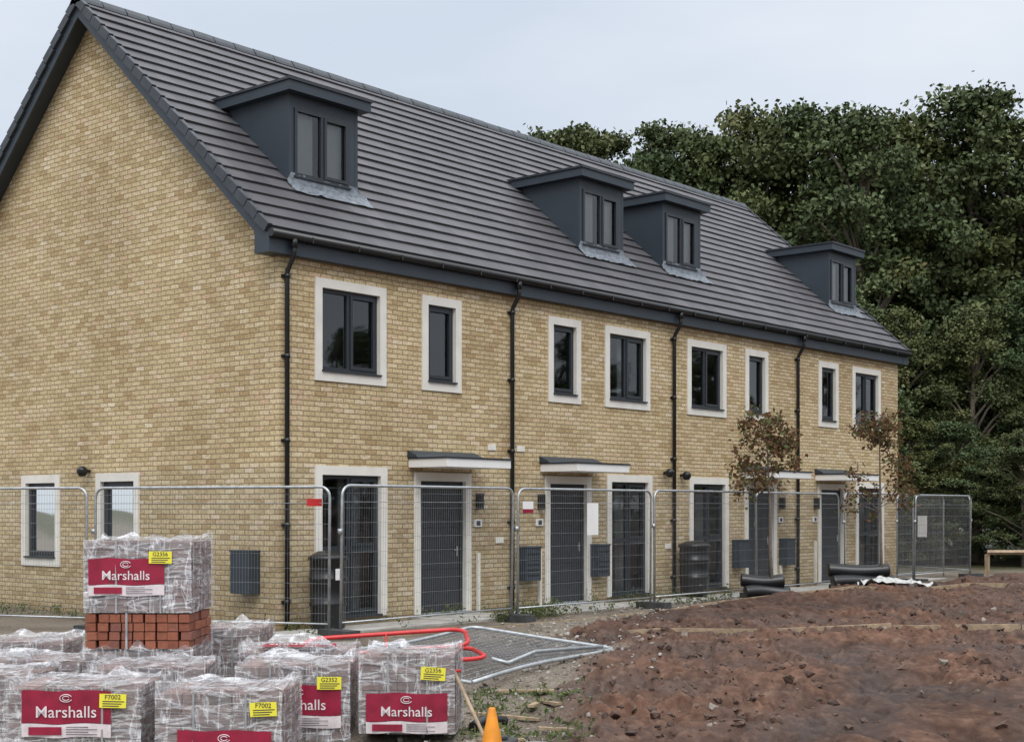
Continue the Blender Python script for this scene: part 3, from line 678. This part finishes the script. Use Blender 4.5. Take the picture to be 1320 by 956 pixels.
pack(-2.30,11.0,.28,w=.98,dy=-.03,label=(.05,.17,.74,.26),tag=(.36,.60,'F7002'),seed=2)
pack(-1.90,12.15,.36,w=.97,dy=.01,label=(.05,.30,.74,.26),tag=(.32,.58,'G2352'),seed=3)
pack(-.90,12.0,.47,w=.80,h=.67,dy=-.05,label=(.0,.11,.70,.24),tag=(.23,.52,'G2356'),seed=4)
e=pack(-3.43,12.85,1.43,w=.97,h=.66,dy=-.02,label=(-.10,.26,.70,.24),tag=(.22,.51,'G2356'),stack=True,seed=5)
mb=MB(); blocks(mb,.97,.8,.325,-.335,BLOCKR,nw=9,nd=4,nl=4,gap=.007,jit=.010); mb.build('loose_red_blocks',e)
pack(-3.43,12.86,.43,w=1.0,h=.7,seed=6)
pack(-3.12,12.02,.36,w=.95,h=.7,dy=.05,seed=7)
pack(-4.50,13.0,.30,w=1.0,h=.65,seed=8,dy=-.05); pack(-5.0,14.0,.38,w=1.0,h=.65,seed=9,dy=.04)
pack(-4.62,11.95,.30,w=1.0,h=.7,seed=10)
pack(-2.0,13.05,.40,w=1.05,h=.65,dy=.05,seed=11,toplabel=True)
pack(-3.0,14.0,.52,w=.95,h=.65,seed=12)
# ---------------- small items
def Gd(r,f): 
    x,y=C2W(r,f); return x,y,float(gz(x,y))
def butt(mb,x,y,z,h=1.12,r=.27):
    mb.lathe((x,y,z),[(0,0),(r*.86,0),(r*.9,.05),(r*.94,h*.3),(r*.99,h*.31),(r*.99,h*.35),(r*.95,h*.36),(r*.98,h*.62),(r*1.03,h*.63),(r*1.03,h*.67),(r*.98,h*.68),(r*.97,h*.88),(r*1.06,h*.89),(r*1.06,h*.93),(r*.9,h*.95),(r*.55,h),(0,h*1.01)],BLACK,28)
mb=MB(); butt(mb,.52,-.45,.0); mb.box(.40,.52,-.745,-.74,.72,.88,WHITE); mb.build('water_butt')
mb=MB(); butt(mb,10.05,-.42,.05,1.05,.30); mb.build('water_butt')
def pipecoil(name,r0,r1,f,rad,sep,tail=0):
    mb=MB()
    for k,(df,dz,da,db) in enumerate(((0,0,0,0),(sep,0,.12,.06),(sep*.5,rad*1.55,-.05,-.1))):
        pts=[];rs=[]; n=46
        for i in range(n+1):
            t=i/n; r=r0+da+(r1+db-r0-da)*t; x,y=C2W(r,f+df+.05*math.sin(t*3+k)); z=float(gz(*C2W((r0+r1)/2,f)))
            pts.append((x,y,z+rad*.8+dz+.02*math.sin(t*5+k))); rs.append(rad*(1 if i%2 else .90))
        rs[0]=rs[-1]=rad*.8
        mb.path(pts,rs,BLACK,14)
    mb.build(name)
pipecoil('black_drainage_duct',4.32,5.15,26.0,.13,.27)
pipecoil('black_drainage_duct',6.62,7.92,29.0,.15,.31)
mb=MB()
for i in range(22):
    for j in range(9):
        x,y=C2W(7.0+i*.075,28.2+j*.06); mb.v.append((x,y,float(gz(x,y))+.03+.13*float(vn(i*.8,j*.9,2))))
PS=simple('pale_sheeting',(.5,.5,.48),.4,0,.2,9)
for i in range(21):
    for j in range(8): mb.f.append((i*9+j,i*9+j+1,(i+1)*9+j+1,(i+1)*9+j)); mb.m.append(mb.mi(PS)); mb.sm.append(False)
mb.build('plastic_sheet',fix=False)
x,y,z=Gd(-.16,11.15); mb=MB()
mb.box(x-.15,x+.15,y-.15,y+.15,z,z+.03,ORNG); mb.lathe((x,y,z),[(.12,.03),(.09,.15),(.068,.28),(.05,.36),(.028,.47),(.024,.48),(.018,.44)],ORNG,20); mb.build('traffic_cone')
mb=MB(); p0=Vector((*C2W(-.50,12.05),.33)); p1=Vector((*C2W(-.10,10.9),-.30))
mb.path([p0,p0.lerp(p1,.5),p1],.016,WOOD,8); d=(p1-p0).normalized(); side=d.cross(Vector((0,0,1))).normalized()
mb.path([p0-side*.06,p0+side*.06],.014,REDP,8); up=side.cross(d)
mb.prism([p1-side*.09,p1+side*.09,p1+side*.09+d*.2,p1+d*.27,p1-side*.09+d*.2],up*.006,GALV); mb.build('shovel')
x,y,z=Gd(.20,11.15); mb=MB(); mb.lathe((x,y,z),[(0,0),(.09,0),(.125,.2),(.13,.2),(.118,.19),(.085,.01),(0,.01)],GALV,20); mb.build('bucket')
x,y,z=Gd(-.08,11.7); mb=MB(); M=Matrix.Translation((x,y,z+.06))@Matrix.Rotation(.5,4,'Z')
mb.box(-.17,.17,-.1,.1,-.07,.06,RUB,M); mb.lathe((x,y,z+.12),[(.0,.0),(.04,0),(.06,.02),(.04,.04),(.0,.04)],RUB,10); mb.build('rubber_fence_foot',bevel=.02)
x,y,z=Gd(-.25,12.5); mb=MB(); mb.path([(x-.15,y,z+.05),(x+.1,y+.1,z+.07),(x+.3,y+.0,z+.05)],.045,BLACK,12); mb.build('black_pipe')
mb=MB()
for i in range(9):
    r,f=random.uniform(-.3,.5),random.uniform(11.6,14); x,y,z=Gd(r,f); M=Matrix.Translation((x,y,z+.03))@Matrix.Rotation(random.uniform(0,3),4,'Z')@Matrix.Rotation(random.uniform(-.1,.1),4,'Y'); l=random.uniform(.1,.35)
    mb.box(-l,l,-.03,.03,-.012,.012,WOOD,M)
mb.build('timber_offcuts')
mb=MB()
A=Vector((22.6,-1.2,0)); B=Vector((27.5,-7.0,0))
for i in range(5):
    p=A.lerp(B,i/4); z=float(gz(p.x,p.y)); mb.box(p.x-.05,p.x+.05,p.y-.05,p.y+.05,z-.1,z+.55,WOOD)
mb.path([(A.x,A.y,float(gz(A.x,A.y))+.6),(B.x,B.y,float(gz(B.x,B.y))+.6)],.06,WOOD,4); mb.build('timber_knee_rail')
# ---------------- foliage
def leaves_mesh(name,C,S,T,mat,aspect=.6,up=0):
    n=len(C); a=np.random.randn(n,3)
    a/=np.linalg.norm(a,axis=1)[:,None]; b=np.random.randn(n,3); b-=a*(a*b).sum(1)[:,None]; b/=np.linalg.norm(b,axis=1)[:,None]
    S=S[:,None]; v=np.stack([C-a*S*.5,C+b*S*aspect*.5,C+a*S*.5,C-b*S*aspect*.5],1).reshape(-1,3).astype(np.float32)
    me=bpy.data.meshes.new(name); me.vertices.add(4*n); me.vertices.foreach_set('co',v.ravel()); me.loops.add(4*n); me.loops.foreach_set('vertex_index',np.arange(4*n,dtype=np.int32)); me.polygons.add(n); me.polygons.foreach_set('loop_start',np.arange(0,4*n,4,dtype=np.int32)); me.polygons.foreach_set('loop_total',np.full(n,4,dtype=np.int32)); me.update()
    at=me.attributes.new('tone','FLOAT','POINT'); at.data.foreach_set('value',np.repeat(T,4).astype(np.float32)); me.materials.append(mat); return me
def tree_var(seed,nc=165,lp=210):
    rs=np.random.RandomState(seed); C=[];T=[];cl=[]
    for i in range(nc):
        z=rs.uniform(.10,1.0); wd=(math.sin(math.pi*min(1,(z*.92+.08))**.9))**.55*.205 if z<.97 else .06
        th=rs.uniform(0,2*math.pi); lob=1+.26*math.sin(3*th+seed+z*7)+.16*math.sin(5*th-z*11)
        rr=wd*lob*rs.uniform(.5,1.05)
        c=np.array([rr*math.cos(th),rr*math.sin(th),z*.955]); cr=rs.uniform(.022,.052); cl.append(c)
        n=int(lp*rs.uniform(.6,1.3)*(cr/.04)**1.3); p=rs.randn(n,3); p/=np.linalg.norm(p,axis=1)[:,None]; p*=(rs.rand(n,1)**.5)*cr*np.array([1.2,1.2,.7])
        p*= (1+.35*rs.randn(n,1)*.5)
        C.append(c+p); T.append(np.clip(.45+rs.uniform(-.28,.28)+rs.randn(n)*.14,0,1))
    return np.concatenate(C),np.concatenate(T),cl
variants=[]
for s in range(6):
    C,T,cl=tree_var(s+11); S=np.random.uniform(.007,.0155,len(C)); lm=leaves_mesh('foliage_%d'%s,C,S,T,LEAF,aspect=.65)
    mb=MB(); mb.path([(0,0,-.02),(.004,.003,.2),(-.006,.004,.45),(.003,-.004,.75)],[.016,.013,.010,.004],BARK,8)
    for c in cl[::4]:
        z0=max(.12,c[2]-.16); mb.path([(0,0,z0),(c[0]*.5,c[1]*.5,z0+(c[2]-z0)*.6),tuple(c)],[.006,.004,.0015],BARK,5,caps=False)
    me=bpy.data.meshes.new('limbs_%d'%s); me.from_pydata(mb.v,[],mb.f); me.materials.append(BARK); variants.append((lm,me))
wood=empty('added_reflection_trees'); k=0
def putree_xy(x,y,H,wx,par):
    global k
    lm,tm=variants[k%6]; k+=1; rot=random.uniform(0,6.28)
    for me,nm in ((lm,'foliage'),(tm,'limbs')):
        o=bpy.data.objects.new(nm,me); scene.collection.objects.link(o); o.parent=par; o.location=(x,y,-.2); o.scale=(H*wx,H*wx,H); o.rotation_euler=(0,0,rot)
def putree(r,f,H,wx=1.0):
    x,y=C2W(r,f); putree_xy(x,y,H,wx,wood)
for r,H in ((.7,15.9),(2.0,17.0),(3.3,16.9),(4.9,15.5),(6.2,17.3),(7.6,16.6),(9.1,18.1),(11.0,17.6),(12.6,16.6),(14.2,17.6),(15.8,16.8),(17.3,18.4),(19.1,17.4),(21,18),(23,17),(25.4,17.4),(28,17.0)):
    putree(r,52+random.uniform(-2,2),H,random.uniform(.9,1.15))
for i in range(12): putree(3.6+i*2.7,61+random.uniform(-2,2),random.uniform(15,17.8),1.15)
for i in range(8): putree(10.5+i*2.3,46.5+random.uniform(-1,1),random.uniform(8,12),1.15)
for i in range(16): putree(8+i*1.45,42.5+random.uniform(-1,1.5),random.uniform(3.0,6.0),1.5)
refl_trees=empty('added_reflection_trees')  # unseen tree rows, added to break up the window reflections
for i in range(13): putree_xy(2+i*6.0+random.uniform(-1.5,1.5),-44+random.uniform(-4,4)+i*.8,random.uniform(8,15),1.2,refl_trees)
for i in range(6): putree_xy(-48+random.uniform(-3,3),-8+i*7,random.uniform(8,13),1.2,refl_trees)
def sapling(x,y,H,spread,seed,lean):
    rs=random.Random(seed); z=float(gz(x,y)); e=empty('sapling_tree',(x,y,z)); mb=MB(); tips=[]
    tr=[Vector((0,0,-.1)),Vector((lean*.25,0,H*.25)),Vector((lean*.2,.02,H*.5)),Vector((lean*.6,0,H*.75)),Vector((lean,0,H*.97))]
    mb.path(tr,[.038,.032,.024,.014,.005],SBARK,8)
    for i in range(22):
        t=rs.uniform(.40,.97); j=min(3,int(t*4)); p=tr[j].lerp(tr[j+1],t*4-j)
        a=rs.uniform(0,6.28); l=spread*(1.15-t)*rs.uniform(.7,1.35)+.15
        d=Vector((math.cos(a),math.sin(a),rs.uniform(-.1,.8))).normalized()
        m=p+d*l*.5+Vector((0,0,.06)); q=p+d*l+Vector((0,0,-.05))
        mb.path([p,m,q],[.009,.006,.003],SBARK,5,caps=False)
        tips+= [m,q,m.lerp(q,.6),q]
        for _ in range(3):
            s0=p.lerp(q,rs.uniform(.4,.95)); q2=s0+Vector((rs.uniform(-1,1),rs.uniform(-1,1),rs.uniform(-.5,.8))).normalized()*.25
            mb.path([s0,q2],[.003,.0015],SBARK,4,caps=False); tips+=[q2,q2]
    mb.build('trunk_and_branches',e)
    C=[];
    for t in tips:
        for _ in range(rs.randint(3,13)): C.append([t.x+rs.gauss(0,.07),t.y+rs.gauss(0,.07),t.z+rs.gauss(-.02,.065)])
    C=np.array(C); T=np.clip(np.random.rand(len(C)),0,1)
    o=bpy.data.objects.new('foliage',leaves_mesh('sap_foliage',C,np.random.uniform(.06,.12,len(C)),T,SLEAF)); scene.collection.objects.link(o); o.parent=e
sapling(9.95,-2.2,3.5,1.0,3,-.28); sapling(14.05,-2.4,3.65,.95,8,-.15)
C=[];T=[]
def tuft(x,y,n,h):
    z=float(gz(x,y))
    for _ in range(n):
        C.append([x+random.gauss(0,.06),y+random.gauss(0,.05),z+.02+abs(random.gauss(0,h))]); T.append(random.random())
for i in range(80): tuft(random.uniform(-.6,12),-random.uniform(1.15,1.4) if random.random()<.5 else -random.uniform(.05,.3),random.randint(10,40),.09)
for i in range(60): tuft(-random.uniform(.05,1.0),random.uniform(-.5,8.5),random.randint(8,30),.07)
for i in range(130):
    x,y=C2W(random.gauss(.0,.33),random.uniform(10.8,14.2)); tuft(x,y,random.randint(5,18),.02)
for i in range(40): tuft(4.2+random.gauss(0,.6),-1.3+random.gauss(0,.12),26,.10)
C=np.array(C); o=bpy.data.objects.new('weeds',leaves_mesh('weeds',C,np.random.uniform(.03,.085,len(C)),np.array(T),GLEAF,aspect=.35)); scene.collection.objects.link(o)
# ---------------- light
w=bpy.data.worlds.new('World'); scene.world=w; w.use_nodes=True; nt=w.node_tree; N=nt.nodes; L=nt.links; bg=N['Background']
sky=N.new('ShaderNodeTexSky'); sky.sky_type='NISHITA'; sky.sun_disc=False
EL=math.radians(48); sdir=Vector((-.70,-.71,0)).normalized()
sky.sun_elevation=EL; sky.sun_rotation=math.atan2(sdir.x,sdir.y)
tc=N.new('ShaderNodeTexCoord'); sp=N.new('ShaderNodeSeparateXYZ'); L.new(tc.outputs['Generated'],sp.inputs[0])
gr=ramp(nt,[(0,(.076,.080,.083)),(.08,(.079,.083,.088)),(.35,(.080,.085,.092)),(.6,(.14,.145,.15)),(1,(.27,.275,.28))])
L.new(sp.outputs[2],gr.inputs['Fac'])
n=N.new('ShaderNodeTexNoise'); n.inputs['Scale'].default_value=2.2; n.inputs['Detail'].default_value=6; mp=N.new('ShaderNodeMapping'); mp.inputs['Scale'].default_value=(1,1,3.0); L.new(tc.outputs['Generated'],mp.inputs[0]); L.new(mp.outputs[0],n.inputs['Vector'])
nr=ramp(nt,[(.3,(.43,.45,.48)),(.7,(.56,.556,.552))]); L.new(n.outputs['Fac'],nr.inputs['Fac'])
c=mixc(nt,gr.outputs[0],nr.outputs[0],1.0,'MULTIPLY')
sc=N.new('ShaderNodeVectorMath'); sc.operation='SCALE'; sc.inputs['Scale'].default_value=200.0; L.new(c,sc.inputs[0])
c=mixc(nt,sky.outputs[0],sc.outputs[0],.9); L.new(c,bg.inputs[0]); bg.inputs[1].default_value=.1
sun=bpy.data.lights.new('sun','SUN'); sun.energy=1.5; sun.angle=math.radians(30); sun.color=(1,.98,.95); so=bpy.data.objects.new('sun',sun); scene.collection.objects.link(so)
dirv=Vector((sdir.x*math.cos(EL),sdir.y*math.cos(EL),math.sin(EL))); so.rotation_euler=dirv.to_track_quat('Z','Y').to_euler()
cam=bpy.data.cameras.new('camera'); cam.lens=49.28; cam.sensor_width=36; cam.sensor_fit='HORIZONTAL'; cam.shift_y=.1348; cam.clip_end=3000; co_=bpy.data.objects.new('camera',cam); scene.collection.objects.link(co_)
co_.location=(CX,CY,CH); co_.rotation_euler=(math.pi/2,0,YAW); scene.camera=co_
scene.view_settings.view_transform='Standard'; scene.view_settings.look='None'; scene.view_settings.exposure=0
